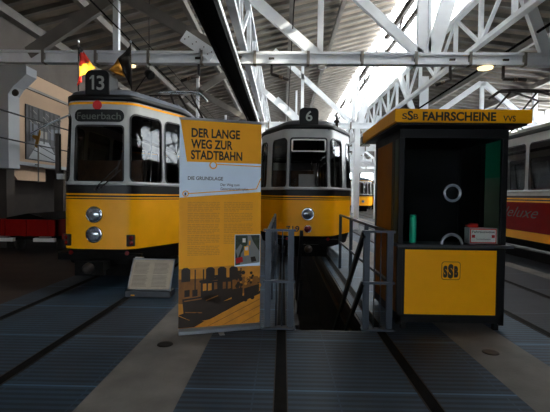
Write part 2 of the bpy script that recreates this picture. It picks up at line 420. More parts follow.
# trusses
def truss(y, k):
    m = MB(); zc0, zc1 = 4.24, 4.50
    # bottom chord: two channels with a recessed web
    m.box(XW, XE, y-.09, y+.09, zc1-.05, zc1, 'steel'); m.box(XW, XE, y-.09, y+.09, zc0, zc0+.05, 'steel')
    m.box(XW, XE, y-.03, y+.03, zc0, zc1, 'steel')
    for x in [i*1.15+XW+.6 for i in range(17)]: m.box(x-.03, x+.03, y-.1, y+.1, zc0-.01, zc1+.01, 'steelold')
    structure(m.build('trim_%d' % (10+k*4)))
    m = MB(); W = .15
    def dg(x0, z0, x1, z1, w=W, mm='steel'):
        # clip the upper end under the roof
        if x1 < RIDGE[0]: zt = zl(x1)-.12
        else: zt = z1
        m.bar((x0, y, z0), (x1, y, min(z1, zt)), w, .12, mm, up=(0, 1, 0))
    dim_steel = 'steelold'  # darker steel puts the dimmer light of the left diagonals into their colour
    dg(-5.6, 4.45, -2.4, 6.55, .26, dim_steel); dg(-.98, 4.3, -4.6, 6.3, .22, dim_steel)
    dg(.72, 4.42, -2.2, 6.95, .22); dg(2.9, 4.45, -.45, 7.5, .2); dg(3.15, 4.45, 4.15, 8.0, .3); dg(5.6, 4.45, 4.7, 6.8, .24)
    dg(5.75, 4.45, 8.2, 6.2, .22); dg(10.4, 4.45, 8.3, 6.2, .22); dg(10.5, 4.45, 12.6, 5.5, .22)
    structure(m.build('trim_%d' % (11+k*4)))
    m = MB()
    tops = 6.5 if k else 99
    for x, w, t in ((-3.67, .12, 6.4), (.76, .12, 9), (2.93, .2, 9), (3.09, .06, 9), (5.85, .34, 6.45), (8.25, .14, 6.25), (10.45, .16, 5.85)):
        m.box(x-w/2, x+w/2, y-.06, y+.06, zc1-.02, min(t, zl(x), tops if 2 < x else 99) if x < 4 else t, 'steel')
    for x, w in ((3.09, .22), (-.9, .2), (5.85, .3), (10.45, .25)):   # hangers below the chord seen further back
        if k > 0: m.box(x-w/2, x+w/2, y-.08, y+.08, 0, zc0, 'steel')
    structure(m.build('trim_%d' % (12+k*4)))
    if k: return
    # gusset plate
    m = MB(); a = at(184, 37, 9); b = at(214, 57, 9)
    m.bar((a.x, y-.07, a.z), (b.x, y-.07, b.z), .27, .03, 'steel', up=(0, 1, 0))
    for i in range(8):
        q = a.lerp(b, (i+.5)/8); q = Vector((q.x, y-.09, q.z+.05*(1 if i % 2 else -1))); m.lathe(q, (0, -1, 0), [(0, .014), (.012, .01)], 'iron', 8)
    structure(m.build('trim_%d' % (13+k*4)))
for k, y in enumerate((9.0, 17.5, 26.0, 34.5, 43.0)): truss(y, k)
# longitudinal lattice girders
def lattice(x, z0, z1, step, nm, w=.12, ys=3.0, ye=48):
    m = MB(); m.box(x-.08, x+.08, ys, ye, z0-w/2, z0+w/2, 'steel'); m.box(x-.08, x+.08, ys, ye, z1-w/2, z1+w/2, 'steel')
    y = ys; i = 0
    while y+step <= ye:
        m.bar((x, y, z0), (x, y, z1), .1, .1, 'steel')
        m.bar((x, y, z0 if i % 2 else z1), (x, y+step, z1 if i % 2 else z0), .08, .08, 'steel')
        y += step; i += 1
    structure(m.build(nm))
lattice(5.0, 5.35, 6.6, 1.55, 'trim_6'); lattice(-1.0, 4.95, 6.45, 2.1, 'trim_7')
# black contact-wire trough
o = MB().box(-1.2, -1.05, 8.96, 9.04, 4.18, 4.237, 'trough').box(-1.28, -.96, 3.0, 16.5, 4.08, 4.2, 'trough').box(-1.28, -1.24, 3, 16.5, 4.0, 4.2, 'trough').box(-.99, -.955, 3, 16.5, 3.98, 4.22, 'trough').box(-.953, -.94, 3, 16.5, 4.12, 4.22, 'steel').build('hanging_wire_trough')
tag(o, 'long black overhead wire trough hanging under the roof trusses', 'trough')
# overhead wires
for (x, z, r, lab) in ((-3.62, 5.0, .018, 'thick dark overhead wire above the left tram, outer of two'), (-3.28, 5.0, .009, 'thin overhead wire above the left tram, inner of two'),
                  (.16, 5.0, .011, 'thin overhead wire running above the middle tram'), (5.35, 4.95, .03, 'dark overhead wire running above the ticket kiosk')):
    o = MB().tube([(x, 2.6, z), (x, 20, z-.02), (x, 48, z)], r, 'trough', 6).build('overhead_wire'); tag(o, lab, 'wire')
for z, r in ((3.29, .02), (2.66, .018)):
    o = MB().tube([(-6.4, 4, z), (-6.4, 14, z-.03), (-6.4, 30, z)], r, 'rubber', 6).build('wall_cable')
    tag(o, 'black cable stretched along the left wall, %s of the pair' % ('upper' if z > 3 else 'lower'), 'cable')
# beam lamps
for px, py, w, lab in ((133, 66.5, 7, 'small lit lamp under the beam behind the left flags'), (485, 73.0, 17, 'bright oval lamp under the beam above the ticket kiosk'), (322, 69.6, 10, 'pale unlit lamp under the beam above the middle tram')):
    c = at(px, py, 9.0); hw = w/2*9/F
    t = thing('ceiling_lamp', (c.x, 9.0, 4.24), lab, 'lamp'); hw *= .85
    MB().box(-hw*1.15, hw*1.15, -.09, .09, -.03, .0, 'steelold').build('lamp_housing', t)
    MB().lathe((0, 0, -.03), (0, 0, -1), [(0, hw), (.03, hw*.96), (.05, hw*.6), (.055, .01)], 'lamp' if w != 10 else 'white2').build('lamp_diffuser', t)
c = at(149, 74, 9.6)
t = thing('spotlight', c, 'small black spotlight hanging behind the flags of the left tram', 'lamp')
MB().lathe((0, 0, 0), (.6, -.3, -.5), [(-.1, .05), (-.06, .09), (.08, .11), (.1, .09)], 'black', 14).build('lamp_head', t)
MB().tube([(-.0, 0, .05), (-.55, .3, -.5)], .015, 'iron', 6).tube([(0, 0, .05), (.0, 0, zl(c.x)-c.z-.1)], .012, 'iron', 6).build('bracket', t)
# contact wire fittings
for px, py, px2, py2, lab in ((198.8, 76, 181, 81, 'left wire bracket hanging from the beam beside the black trough'), (271.5, 74, 289, 80, 'wire bracket hanging from the beam above the middle tram'),
                              (450, 80, 436, 85, 'wire bracket hanging from the beam above the kiosk'), (503, 79, 526, 80, 'wire bracket hanging from the beam at far right')):
    a = at(px, py, 9); b = at(px2, py2, 9)
    t = thing('wire_bracket', (a.x, 9.0, 4.24), lab, 'bracket')
    a -= t.location; b -= t.location
    MB().bar((0, 0, .28), (0, 0, a.z), .05, .04, 'iron').bar((-.06, -.1, .1), (.06, -.1, .1), .04, .04, 'iron').build('hanger', t)
    MB().tube([a, a.lerp(b, .5)+Vector((0, 0, .01)), b], .035, 'iron', 8).build('cross_arm', t)
    MB().lathe(a.lerp(b, .55), b-a, [(-.05, .02), (-.04, .05), (-.01, .03), (.02, .05), (.05, .02)], 'porcelain').build('insulator', t)
# ------------------------------------------------------------------ RAILS
def rail(x, y0, y1, lab):
    m = MB()
    m.box(x-.052, x-.044, y0, y1, -.04, .006, 'iron'); m.box(x-.044, x+.044, y0, y1, -.04, .003, 'dark'); m.box(x+.044, x+.052, y0, y1, -.04, .006, 'iron'); m.box(x-.05, x+.05, y0, y1, -.05, -.035, 'dark')
    o = m.build('track_rail'); tag(o, lab, 'rail')
names = ['left track under the left tram', 'middle track under the pit tram', 'track right of the kiosk', 'track of the red-sided tram']
for i, tx in enumerate(TR):
    for s, nm in ((-1, 'left'), (1, 'right')):
        rail(tx+s*.52, -2, 45, 'grooved iron floor rail, %s rail of the %s' % (nm, names[i]))
# ------------------------------------------------------------------ TRAMS
HW = 1.075
def bez(p0, p1, p2, n): return [((1-t)**2*p0[0]+2*t*(1-t)*p1[0]+t*t*p2[0], (1-t)**2*p0[1]+2*t*(1-t)*p1[1]+t*t*p2[1]) for t in [i/n for i in range(n+1)]]
def half_outline(L):
    pts = bez((0, 0), (.3, .0), (.44, .05), 8) + bez((.44, .05), (.53, .09), (.58, .2), 5)[1:]
    pts += [(.58+(.96-.58)*t, .2+(.93-.2)*t) for t in [i/8 for i in range(1, 9)]]
    pts += bez((.96, .93), (HW, 1.15), (HW, 1.5), 5)[1:]
    n = int((L-1.5)/.4); pts += [(HW, 1.5+(L-1.5)*i/n) for i in range(1, n+1)]
    return pts
class Outline:
    def __init__(s, L):
        h = half_outline(L); s.h = h; s.S = [0]
        for a, b in zip(h, h[1:]): s.S.append(s.S[-1]+math.dist(a, b))
        s.total = s.S[-1]; s.L = L
        s.full = [(-x, y) for x, y in h[::-1]]+h[1:]
    def p(s, t):
        sg = -1 if t < 0 else 1; t = min(abs(t), s.total-1e-6)
        for i in range(len(s.h)-1):
            if s.S[i+1] >= t:
                k = (t-s.S[i])/(s.S[i+1]-s.S[i]); a, b = s.h[i], s.h[i+1]
                return (sg*(a[0]+(b[0]-a[0])*k), a[1]+(b[1]-a[1])*k)
def lean(z):  # tumblehome of the sides above the sill
    return 1.0 if z < 1.54 else 1.0-.045*(z-1.54)/1.24
def shape(x, y, z, f=None, inset=0):
    f = lean(z) if f is None else f
    f -= inset
    return Vector((x*f, y+(1-f)*1.1, z))
def ring_band(mb, ol, zs, mats, fs=None):
    rows = []
    for i, z in enumerate(zs):
        f = fs[i] if fs else None
        rows.append([mb.bm.verts.new(shape(x, y, z, f)) for x, y in ol.full])
    for i in range(len(zs)-1):
        k = mb.mi(mats[i]); A, B = rows[i], rows[i+1]
        for j in range(len(A)-1):
            q = mb.bm.faces.new((A[j], A[j+1], B[j+1], B[j])); q.material_index = k; q.smooth = True
        q = mb.bm.faces.new((A[-1], A[0], B[0], B[-1])); q.material_index = k
    return rows
def rrect(s0, s1, z0, z1, r, n=6, e=8):
    """points of a rounded rect, ccw, with matching points on the plain rect"""
    P = []
    cs = [(s1-r, z0+r, -PI/2), (s1-r, z1-r, 0), (s0+r, z1-r, PI/2), (s0+r, z0+r, PI)]
    for i, (cx, cz, a0) in enumerate(cs):
        for k in range(n+1):
            a = a0+PI/2*k/n; P.append((cx+r*math.cos(a), cz+r*math.sin(a)))
        nx = cs[(i+1) % 4]; a1 = nx[2]
        q = (nx[0]+r*math.cos(a1), nx[1]+r*math.sin(a1)); l = P[-1]
        for k in range(1, e): P.append((l[0]+(q[0]-l[0])*k/e, l[1]+(q[1]-l[1])*k/e))
    return P
def cell(mb, ol, c0, c1, Z0, Z1, win, m, inset=0):
    s0, s1, z0, z1, r = win
    P = rrect(s0, s1, z0, z1, r); cs, cz = (s0+s1)/2, (z0+z1)/2
    Q = []
    for (a, b) in P:
        # project from inner rounded rect onto the outer rectangle
        da = (a-cs)/((s1-s0)/2); db = (b-cz)/((z1-z0)/2); k = max(abs(da), abs(db)); da /= k; db /= k
        qa = (c0+c1)/2+da*(c1-c0)/2; qb = (Z0+Z1)/2+db*(Z1-Z0)/2
        Q.append((qa, qb))
    k = mb.mi(m); N = len(P)
    V = [[mb.bm.verts.new(shape(*ol.p(a), b)) for a, b in Q], [mb.bm.verts.new(shape(*ol.p(a), b)) for a, b in P], [mb.bm.verts.new(shape(*ol.p(a), b, None, .03)) for a, b in P]]
    for A, B in zip(V, V[1:]):
        for i in range(N):
            f = mb.bm.faces.new((A[i], A[(i+1) % N], B[(i+1) % N], B[i])); f.material_index = k
def seal(mb, ol, win, m, w=.022, out=-.006):
    s0, s1, z0, z1, r = win
    A = rrect(s0-.003, s1+.003, z0-.003, z1+.003, r); B = rrect(s0+w, s1-w, z0+w, z1-w, max(r-w, .02)); k = mb.mi(m); N = len(A)
    va = [mb.bm.verts.new(shape(*ol.p(a), b, None, out)) for a, b in A]; vb = [mb.bm.verts.new(shape(*ol.p(a), b, None, out)) for a, b in B]
    vc = [mb.bm.verts.new(shape(*ol.p(a), b, None, .02)) for a, b in B]
    for X, Y in ((va, vb), (vb, vc)):
        for i in range(N):
            f = mb.bm.faces.new((X[i], X[(i+1) % N], Y[(i+1) % N], Y[i])); f.material_index = k
def pane(mb, ol, win, m, inset=.012):
    s0, s1, z0, z1, r = win; P = rrect(s0, s1, z0, z1, r); k = mb.mi(m); cs, cz = (s0+s1)/2, (z0+z1)/2; N = len(P); rows = []
    for f_ in (1, .66, .33):
        rows.append([mb.bm.verts.new(shape(*ol.p(cs+(a-cs)*f_), cz+(b-cz)*f_, None, inset)) for a, b in P])
    c = mb.bm.verts.new(shape(*ol.p(cs), cz, None, inset))
    for A, B in zip(rows, rows[1:]):
        for i in range(N): mb.bm.faces.new((A[i], A[(i+1) % N], B[(i+1) % N], B[i])).material_index = k
    for i in range(N): mb.bm.faces.new((rows[-1][i], rows[-1][(i+1) % N], c)).material_index = k
ZS, ZT = 1.54, 2.78      # sill and gutter
def make_tram(x, y, L, label, number=None, dest=None, style='yellow', detail=True, rz=0, roof='roofgrey'):
    t = thing('tram', (x, y, 0), label, 'tram', rz=rz)
    ol = Outline(L)
    # lower body
    m = MB()
    if style == 'yellow':
        zs = [.59, 1.325, 1.34, 1.36, 1.385, 1.41, 1.435, ZS-.005]; mt = ['yellow', 'black', 'yellow', 'black', 'yellow', 'black', 'black']
        ring_band(m, ol, zs, mt)
    else:
        zs = [.52, .70, 1.33, 1.36, 1.39, 1.42, 1.47, ZS-.005]; mt = ['yellow', 'adred', 'yellow', 'black', 'yellow', 'black', 'cream']
        ring_band(m, ol, zs, mt)
    m.build('body', t)
    # sill + upper body with window openings
    m = MB(); ring_band(m, ol, [ZS-.005, ZS-.004, ZS+.05, ZS+.05], ['cream', 'cream', 'cream'], [1.0, 1.008, 1.006, lean(ZS+.05)]); m.build('sill_moulding', t)
    wins = []
    ftop = 2.42 if dest else 2.60
    hwf = .375 if dest else .395; wins.append((-hwf, hwf, 1.575, ftop, .06))
    lay = [(.455, 1.09), (1.15, 1.74), (1.86, 2.22)] if dest else [(.455, 1.07), (1.33, 1.74), (1.86, 2.22)]
    s = 2.32
    while s+1.1 < ol.total-.1: lay.append((s, s+1.02)); s += 1.14
    for a, b in lay: wins += [(a, b, 1.575, 2.60, .1), (-b, -a, 1.575, 2.60, .1)]
    wins.sort(); edges = [-ol.total]+[(p[1]+q[0])/2 for p, q in zip(wins, wins[1:])]+[ol.total]
    m = MB()
    for i, w in enumerate(wins):
        if i == 0: e0 = w[0]-.06
        else: e0 = edges[i]
        e1 = w[1]+.06 if i == len(wins)-1 else edges[i+1]
        cell(m, ol, e0, e1, ZS, ZT, w, 'cream')
    # rear wall, with the leftover strips
    for sg in (-1, 1):
        e = (wins[-1][1]+.06)*sg; p0 = ol.p(e); p1 = ol.p(ol.total*sg)
        m.poly([shape(*p0, ZS), shape(*p1, ZS), shape(*p1, ZT), shape(*p0, ZT)], 'cream')
    a = ol.p(-ol.total); b = ol.p(ol.total)
    m.poly([shape(*a, ZS), shape(*b, ZS), shape(*b, ZT), shape(*a, ZT)], 'cream')
    m.build('upper_body', t)
    for w in wins:
        m = MB(); seal(m, ol, w, 'rubber'); fr = m.build('window_frame', t)
        m = MB(); pane(m, ol, w, 'glass'); m.build('window_pane', fr)
    # roof
    m = MB(); fs = [lean(ZT), lean(ZT)+.016, lean(ZT)+.016, lean(ZT)-.002]
    ring_band(m, ol, [ZT-.002, ZT, ZT+.075, ZT+.09], ['black', 'black', 'black'], fs); m.build('gutter', t)
    m = MB(); rows = ring_band(m, ol, [ZT+.085, ZT+.15, ZT+.21, ZT+.26, ZT+.29], [roof]*4, [.94, .90, .78, .55, .25])
    f = m.bm.faces.new(rows[-1]); f.material_index = m.mi(roof); m.build('roof', t)
    if style == 'yellow' and not (number == '6'):
        m = MB(); ring_band(m, ol, [ZT-.055, ZT-.02], ['yellow'], [lean(ZT)+.006]*2); m.build('yellow_cornice_line', t)
    # underframe
    m = MB(); ring_band(m, ol, [.36, .60], ['dark'], [.93, .985]); m.build('underframe_skirt', t)
    m = MB(); m.poly([(-x_, y_, .62) for x_, y_ in ol.h[::-1]]+[(x_, y_, .62) for x_, y_ in ol.h[1:]], 'wood'); m.build('cabin_floor', t)
    # wheels / bogie
    for yy in (1.55, 3.1, L-1.2):
        for sx in (-.52, .52):
            MB().lathe((sx-.05, yy, .352), (1, 0, 0), [(0, .3), (.03, .34), (.05, .34), (.06, .32), (.10, .32), (.1, .08), (.13, .08)], 'iron').build('wheel', t)
    m = MB(); m.box(-.72, -.64, 1.1, 3.5, .28, .46, 'dark'); m.box(.64, .72, 1.1, 3.5, .28, .46, 'dark'); m.box(-.7, .7, 2.2, 2.4, .3, .5, 'dark')
    m.box(-.45, .45, .5, .62, .1, .5, 'dark'); m.build('bogie', t)
    if not detail: 
        MB().lathe((0, -.015, .95), (0, -1, 0), [(-.03, .12), (.02, .12), (.035, .1), (.02, .09), (.04, .02)], 'lens').build('headlight', t)
        return t, ol
    # interior
    for yy in [1.9+.85*i for i in range(int((L-2.6)/.85))]:
        for sx in (-.62, .62):
            m = MB(); m.box(sx-.3, sx+.3, yy, yy+.4, .98, 1.05, 'seat'); m.box(sx-.3, sx+.3, yy+.38, yy+.44, 1.0, 1.62, 'seat'); m.box(sx-.04, sx+.04, yy+.1, yy+.3, .62, .98, 'iron')
            m.build('passenger_seat', t)
    for yy in (1.5, 3.4):
        MB().tube([(.3, yy, .62), (.3, yy, 2.75)], .018, 'chrome').build('grab_pole', t)
    m = MB(); m.box(-.45, .4, .28, .55, .62, 1.42, 'roofdark'); m.box(-.1, .1, .3, .45, 1.42, 1.5, 'iron'); m.build('driver_desk', t)
    m = MB(); m.box(-.95, .2, 1.3, 1.34, .62, 2.0, 'wood'); m.build('cab_partition', t)
    # coupler
    m = MB(); m.box(-.16, .16, -.22, .35, .30, .42, 'dark'); m.box(-.2, .2, -.28, -.2, .25, .45, 'dark'); m.lathe((0, -.28, .36), (0, -1, 0), [(0, .08), (.06, .07), (.1, .03)], 'iron'); m.build('coupler', t)
    m = MB(); m.bar((-.62, .1, .47), (.62, .1, .47), .1, .1, 'dark'); m.build('bumper_beam', t)
    for sx in (-.42, .42): MB().lathe((sx, .04, .53), (0, -1, 0), [(0, .035), (.012, .03)], 'redlens', 12).build('reflector', t)
    # number box
    if number:
        cz = ZT+.09; w = .18 if number == '13' else .195
        m = MB(); h = .36 if number == '13' else .34; nx = -.04 if number == '13' else 0
        pts = [(-w, .06, cz-.02), (w, .06, cz-.02)]+[(w-.09+.09*math.cos(a), .06, cz+h-.09+.09*math.sin(a)) for a in [PI/2*i/6 for i in range(7)]]+[(-w+.09+.09*math.cos(a), .06, cz+h-.09+.09*math.sin(a)) for a in [PI/2+PI/2*i/6 for i in range(7)]]
        m.prism(pts, (0, .34, 0), 'black'); nb = m.build('number_box', t, bevel=.012); nb.location.x = nx
        W = .21 if len(number) == 2 else .135
        if number == '13':
            text('number', '3', (-.005, .055, cz+.07), (1, 0, 0), (0, 0, 1), .21, nb, 'number', .115, .014)
            m = MB(); zz = cz+.07; m.poly([(x_, .053, zz+z_) for x_, z_ in ((-.075, 0), (-.041, 0), (-.041, .21), (-.07, .21), (-.108, .175), (-.108, .145), (-.075, .165))], 'number'); m.build('number', nb, normals=False)
        else: text('number', number, (-W/2, .055, cz+.07), (1, 0, 0), (0, 0, 1), .21, nb, 'number', W, .014)
    if dest:
        m = MB(); P = rrect(-.375, .375, 2.465, 2.645, .085, e=10)
        k = m.mi('black'); vv = [m.bm.verts.new(shape(*ol.p(a), b, None, -.02)) for a, b in P]; vi = [m.bm.verts.new(shape(*ol.p(a), b, None, .01)) for a, b in P]
        N = len(P)
        for i in range(N): m.bm.faces.new((vv[i], vv[(i+1) % N], vi[(i+1) % N], vi[i])).material_index = k
        pane_rows = [[m.bm.verts.new(shape(*ol.p(a*f_), 2.56+(b-2.56)*f_, None, -.02)) for a, b in P] for f_ in (.999, .66, .33)]
        for A, B in zip(pane_rows, pane_rows[1:]):
            for i in range(N): m.bm.faces.new((A[i], A[(i+1) % N], B[(i+1) % N], B[i])).material_index = k
        m.bm.faces.new(pane_rows[-1]).material_index = k
        ds = m.build('destination_sign', t)
        o = text('destination_lettering', dest, (-.33, 0, 2.50), (1, 0, 0), (0, 0, 1), .105, ds, 'dimnumber', .66, .01)
        for v in o.data.vertices: q = shape(*ol.p(v.co.x), v.co.z, None, -.026); v.co = q
        MB().lathe((-.03, shape(0, 0, 2.71).y+.02, 2.71), (0, -1, 0), [(0, .07), (.025, .07), (.03, .06)], 'red').build('red_disc', t)
    return t, ol
def headlight(t, x, y, z, r, mat='lens'):
    h = MB().lathe((x, y, z), (0, -1, 0), [(-.06, r*1.06), (.015, r*1.08), (.03, r*1.02), (.028, r*.93)], 'chrome').build('headlight', t)
    MB().lathe((x, y, z), (0, -1, 0), [(0, r*.95), (.028, r*.93), (.045, r*.6), (.052, r*.1)], mat).build('headlight_lens', h)

# --- tram 13
T13, ol13 = make_tram(-2.72, 6.0, 8.5, 'yellow and cream number 13 tram with Feuerbach sign on the left track', '13', 'Feuerbach')
for z in (1.10, .805): headlight(T13, -.05, .0, z, .115)
# paired red rear lamps on the corner
def on_outline(ol, s, z, out=.03):
    a = Vector(ol.p(s-.05)); b = Vector(ol.p(s+.05)); d = (b-a).normalized(); n = Vector((d.y, -d.x)); p = Vector(ol.p(s))+n*out
    return Vector((p.x, p.y, z)), Vector((n.x, n.y, 0)), Vector((d.x, d.y, 0))
for s, nm in ((.47, 1), (-.47, 1)):
    p, n, d = on_outline(ol13, s, .72, 0.0)
    m = MB(); m.bar(p-d*.06+n*.02, p+d*.06+n*.02, .05, .17, 'iron'); h = m.build('tail_light', T13, bevel=.01)
    for dz in (.04, -.04): MB().lathe(p+n*.04+Vector((0, 0, dz)), n, [(0, .034), (.012, .03), (.018, .01)], 'redlens', 14).build('lamp_glass', h)
# wiper
m = MB(); p0 = shape(.36, .03, 1.50, 1)+Vector((0, -.05, 0)); p1 = shape(.74, .4, 1.98)+Vector((.0, -.25, 0)); 
pa = Vector((-.02, -.05, 1.48)); pb = Vector((.30, -.04, 1.80))
m.tube([pa, pa.lerp(pb, .5)+Vector((0, -.02, 0)), pb], .008, 'iron', 6); m.tube([pa+Vector((.07, 0, .0)), pb+Vector((.05, 0, -.04))], .008, 'iron', 6); m.bar(pb+Vector((-.03, 0, -.13)), pb+Vector((.03, .02, .1)), .02, .02, 'iron'); m.lathe(pa+Vector((0, .04, -.01)), (0, -1, 0), [(0, .02), (.05, .018)], 'iron', 10)
m.build('windscreen_wiper', T13)
# mirror arm and corner rod at the left edge
m = MB(); m.tube([(-.46, .08, 2.57), (-.8, .1, 2.43), (-1.06, .1, 2.29)], .012, 'alu', 6); m.build('mirror_arm', T13)
m = MB(); m.box(-.70, -.64, .12, .18, 1.72, 2.30, 'iron'); m.box(-.69, -.6, .14, .2, 1.62, 1.7, 'cream'); m.build('rear_view_mirror', T13)
m = MB(); p, n, d = on_outline(ol13, -.72, .74, 0); m.lathe(p, n, [(0, .05), (.05, .05), (.06, .02)], 'redlens', 14); m.build('side_marker_light', T13)
# roof equipment
m = MB(); m.box(-.2, .62, 2.2, 3.0, ZT+.2, ZT+.42, 'roofgrey'); m.build('roof_box', T13, bevel=.02)
m = MB(); m.box(-.45, .75, 3.2, 5.0, ZT+.24, ZT+.38, 'black'); m.build('resistor_box', T13, bevel=.02)
def pantograph(T, cx, y, z0, w, h, col='chrome'):
    pr = MB(); pr.bar((cx-w, y, z0), (cx+w, y, z0), .05, .05, 'iron'); pr.bar((cx-w, y+1.2, z0), (cx+w, y+1.2, z0), .05, .05, 'iron')
    base = pr.build('pantograph', T)
    arm = MB()
    for sx in (-1, 1):
        arm.tube([(cx+sx*w*.9, y, z0), (cx+sx*w*.55, y-.75, z0+h*.55), (cx+sx*w*.45, y+.55, z0+h)], .028, 'iron', 6)
        arm.tube([(cx+sx*w*.9, y+1.2, z0), (cx+sx*w*.55, y+1.85, z0+h*.55), (cx+sx*w*.45, y+.65, z0+h)], .028, 'iron', 6)
    arm.tube([(cx-w*.55, y-.75, z0+h*.55), (cx+w*.55, y-.75, z0+h*.55)], .016, 'iron', 6)
    arm.build('pantograph_arm', base)
    he = MB()
    for dy in (0, .18):
        he.tube([(cx-w*1.15, y+.5+dy, z0+h-.16), (cx-w*.85, y+.5+dy, z0+h+.02), (cx, y+.5+dy, z0+h+.04), (cx+w*.85, y+.5+dy, z0+h+.02), (cx+w*1.15, y+.5+dy, z0+h-.16)], .03, col, 6)
    he.build('collector_head', base)
pantograph(T13, .15, 3.6, ZT+.30, .57, .80)
# --- tram 6
T6, ol6 = make_tram(.51, 8.4, 9.0, 'yellow and white number 6 tram standing over the inspection pit', '6', None, roof='roofdark')
headlight(T6, 0, 0, 1.04, .125); headlight(T6, 0, 0, .735, .075, 'redlens')
text('fleet_number', '719', (-.44, -.006, .675), (1, 0, 0), (0, 0, 1), .125, T6, 'lettering', .27, .01)
m = MB()
for (w_, o_) in (((-.36, .36, 2.31, 2.565, .04), 0),): seal(m, ol6, w_, 'white2', .022, -.012)
m.build('hopper_window', T6)
m = MB(); m.lathe((.62, .5, ZT+.1), (0, 0, 1), [(0, .03), (.1, .03), (.11, .06), (.15, .06), (.17, .03), (.25, .03)], 'iron', 12); m.build('roof_insulator', T6)
m = MB(); m.box(-.16, .2, .98, 1.02, 1.62, 1.9, 'white2'); m.build('cab_notice', T6)
# --- right tram with advert
TD, olD = make_tram(6.30, 5.0, 13, 'red-sided advertising tram with cream roof at the right edge', None, None, style='ad', roof='cream')
# lettering on the left side (faces -x)
sx = -(HW+.004)
def side_y(px): return None
# script word on the flank facing the hall: reads left to right as y decreases
def script(word, y_start, z0, h, w):
    o = text('script_lettering', word, (0, 0, 0), (1, 0, 0), (0, 0, 1), h, TD, 'dimnumber', w, -.006, .5, 0)
    for v in o.data.vertices: v.co = Vector((sx, y_start-v.co.x, z0+v.co.z))
    return o
script('deluxe', 4.95, 1.0, .24, 1.42)
pantograph(TD, 0.1, 5.6, ZT+.26, .78, 1.2, 'iron')
m = MB(); m.box(-.6, .6, 2.0, 3.2, ZT+.22, ZT+.4, 'roofgrey'); m.build('roof_box', TD, bevel=.02)
# --- distant trams
make_tram(6.95, 36, 6, 'distant yellow tram seen in the gap beside the kiosk, nearer of two', detail=False)
make_tram(9.6, 42, 6, 'distant yellow tram in the gap beside the kiosk, right and farther of two', detail=False)

# ------------------------------------------------------------------ flags on the left tram roof
def flag(base, top, cloth, label):
    t = thing('flag', base, label, 'flag'); b = Vector(base)
    MB().tube([(0, 0, 0), Vector(top)-b], .011, 'iron', 6).lathe(Vector(top)-b, (0, 0, 1), [(0, .014), (.02, .022), (.045, .008)], 'alu', 8).build('flag_pole', t)
    m = MB()
    # cloth: rows of (t along hoist, list of outer points)
    for quad, mat in cloth:
        P = [Vector(p)-b for p in quad]; n = 7
        for i in range(n):
            for j in range(4):
                def q(u, v):
                    a = P[0].lerp(P[1], u); c = P[3].lerp(P[2], u); r = a.lerp(c, v); r.y += .025*math.sin(u*11+v*3); return r
                f = m.poly([q(i/n, j/4), q((i+1)/n, j/4), q((i+1)/n, (j+1)/4), q(i/n, (j+1)/4)], mat)
                if f: f.smooth = True
    bmesh.ops.remove_doubles(m.bm, verts=m.bm.verts, dist=.0005)
    o = m.build('flag_cloth', t)
    so = o.modifiers.new('thick', 'SOLIDIFY'); so.thickness = .004
    return t
Yf = 6.35
A = lambda x, y, d=0: at(x, y, Yf+d)
flag(at(78.5, 91.5, Yf), A(78.5, 43), [
    ([A(79, 44), A(84, 51.5, .08), A(79, 54), A(79, 49)], 'flagblack'),
    ([A(79, 54), A(84, 51.5, .08), A(90, 61.5, .2), A(79, 66)], 'flagred'),
    ([A(79, 66), A(90, 61.5, .2), A(95, 68, .28), A(78.3, 78)], 'flaggold'),
    ([A(78.3, 78), A(82, 75), A(81, 82), A(77.5, 86)], 'flagred')], 'sunlit black red and gold flag left of the number 13 box')
Yf = 6.75
flag(at(131.5, 89.5, Yf), A(130.5, 43), [
    ([A(130.5, 45), A(131.5, 88), A(125, 76), A(118, 58)], 'flagblack'),
    ([A(118, 58), A(126, 78), A(116, 74), A(109, 70)], 'flagochre')], 'dark black and ochre flag right of the number 13 box')

# ------------------------------------------------------------------ left side: wagon, pole
W = thing('freight_wagon', (-5.95, 9.4, 0), 'low red open freight wagon under the left wall beside tram 13', 'wagon')
m = MB(); m.box(-.75, .75, 0, .06, .40, .78, 'adred'); m.box(-.75, -.69, 0, 3.6, .4, .78, 'adred'); m.box(.69, .75, 0, 3.6, .4, .78, 'adred'); m.box(-.75, .75, 3.54, 3.6, .4, .78, 'adred'); m.box(-.7, .7, .05, 3.55, .4, .46, 'adred')
for x in (-.5, 0.0, .5): m.box(x-.03, x+.03, -.03, 0, .4, .78, 'adred')
m.build('wagon_body', W)
m = MB(); m.prism([(-.68, .1, .6), (.68, .1, .6), (.5, .1, .78), (0, .1, .92), (-.5, .1, .82)], (0, 3.3, 0), 'dark'); m.build('load', W)
for x in (-.48, .48): MB().box(x-.24, x+.24, -.1, 0, .28, .36, 'white2').box(x-.1, x+.14, -.12, -.02, .365, .4, 'steelold').build('buffer_plank', W)
for x in (-.5, .5):
    for y in (.6, 2.9): MB().lathe((x-.04, y, .19), (1, 0, 0), [(0, .19), (.02, .21), (.08, .19), (.08, .05)], 'iron').build('wheel', W)
MB().box(-.6, .6, .1, 3.5, .3, .4, 'dark').build('underframe', W)
pp = at(38.5, 180, 11.3)
P_ = thing('wall_mounted_pole', (pp.x, 11.3, 1.7), 'thin grey pole with small orange pennant before the wall photograph', 'pole')
zt = at(38.5, 131, 11.3).z-1.7
MB().tube([(0, 0, 0), (0, 0, zt)], .02, 'steelold', 8).tube([(0, 0, .475), (XW+.115-pp.x, 0, .475)], .012, 'iron').build('pole', P_)
q = lambda x, y: at(x, y, 11.27)-Vector((pp.x, 11.3, 1.7))
m = MB(); m.prism([q(40, 128), q(40.5, 134), q(37, 148), q(34.5, 146), q(36, 140), q(32, 137), q(33, 135), q(38, 136)], (0, .01, 0), 'flagochre'); m.build('pennant', P_)

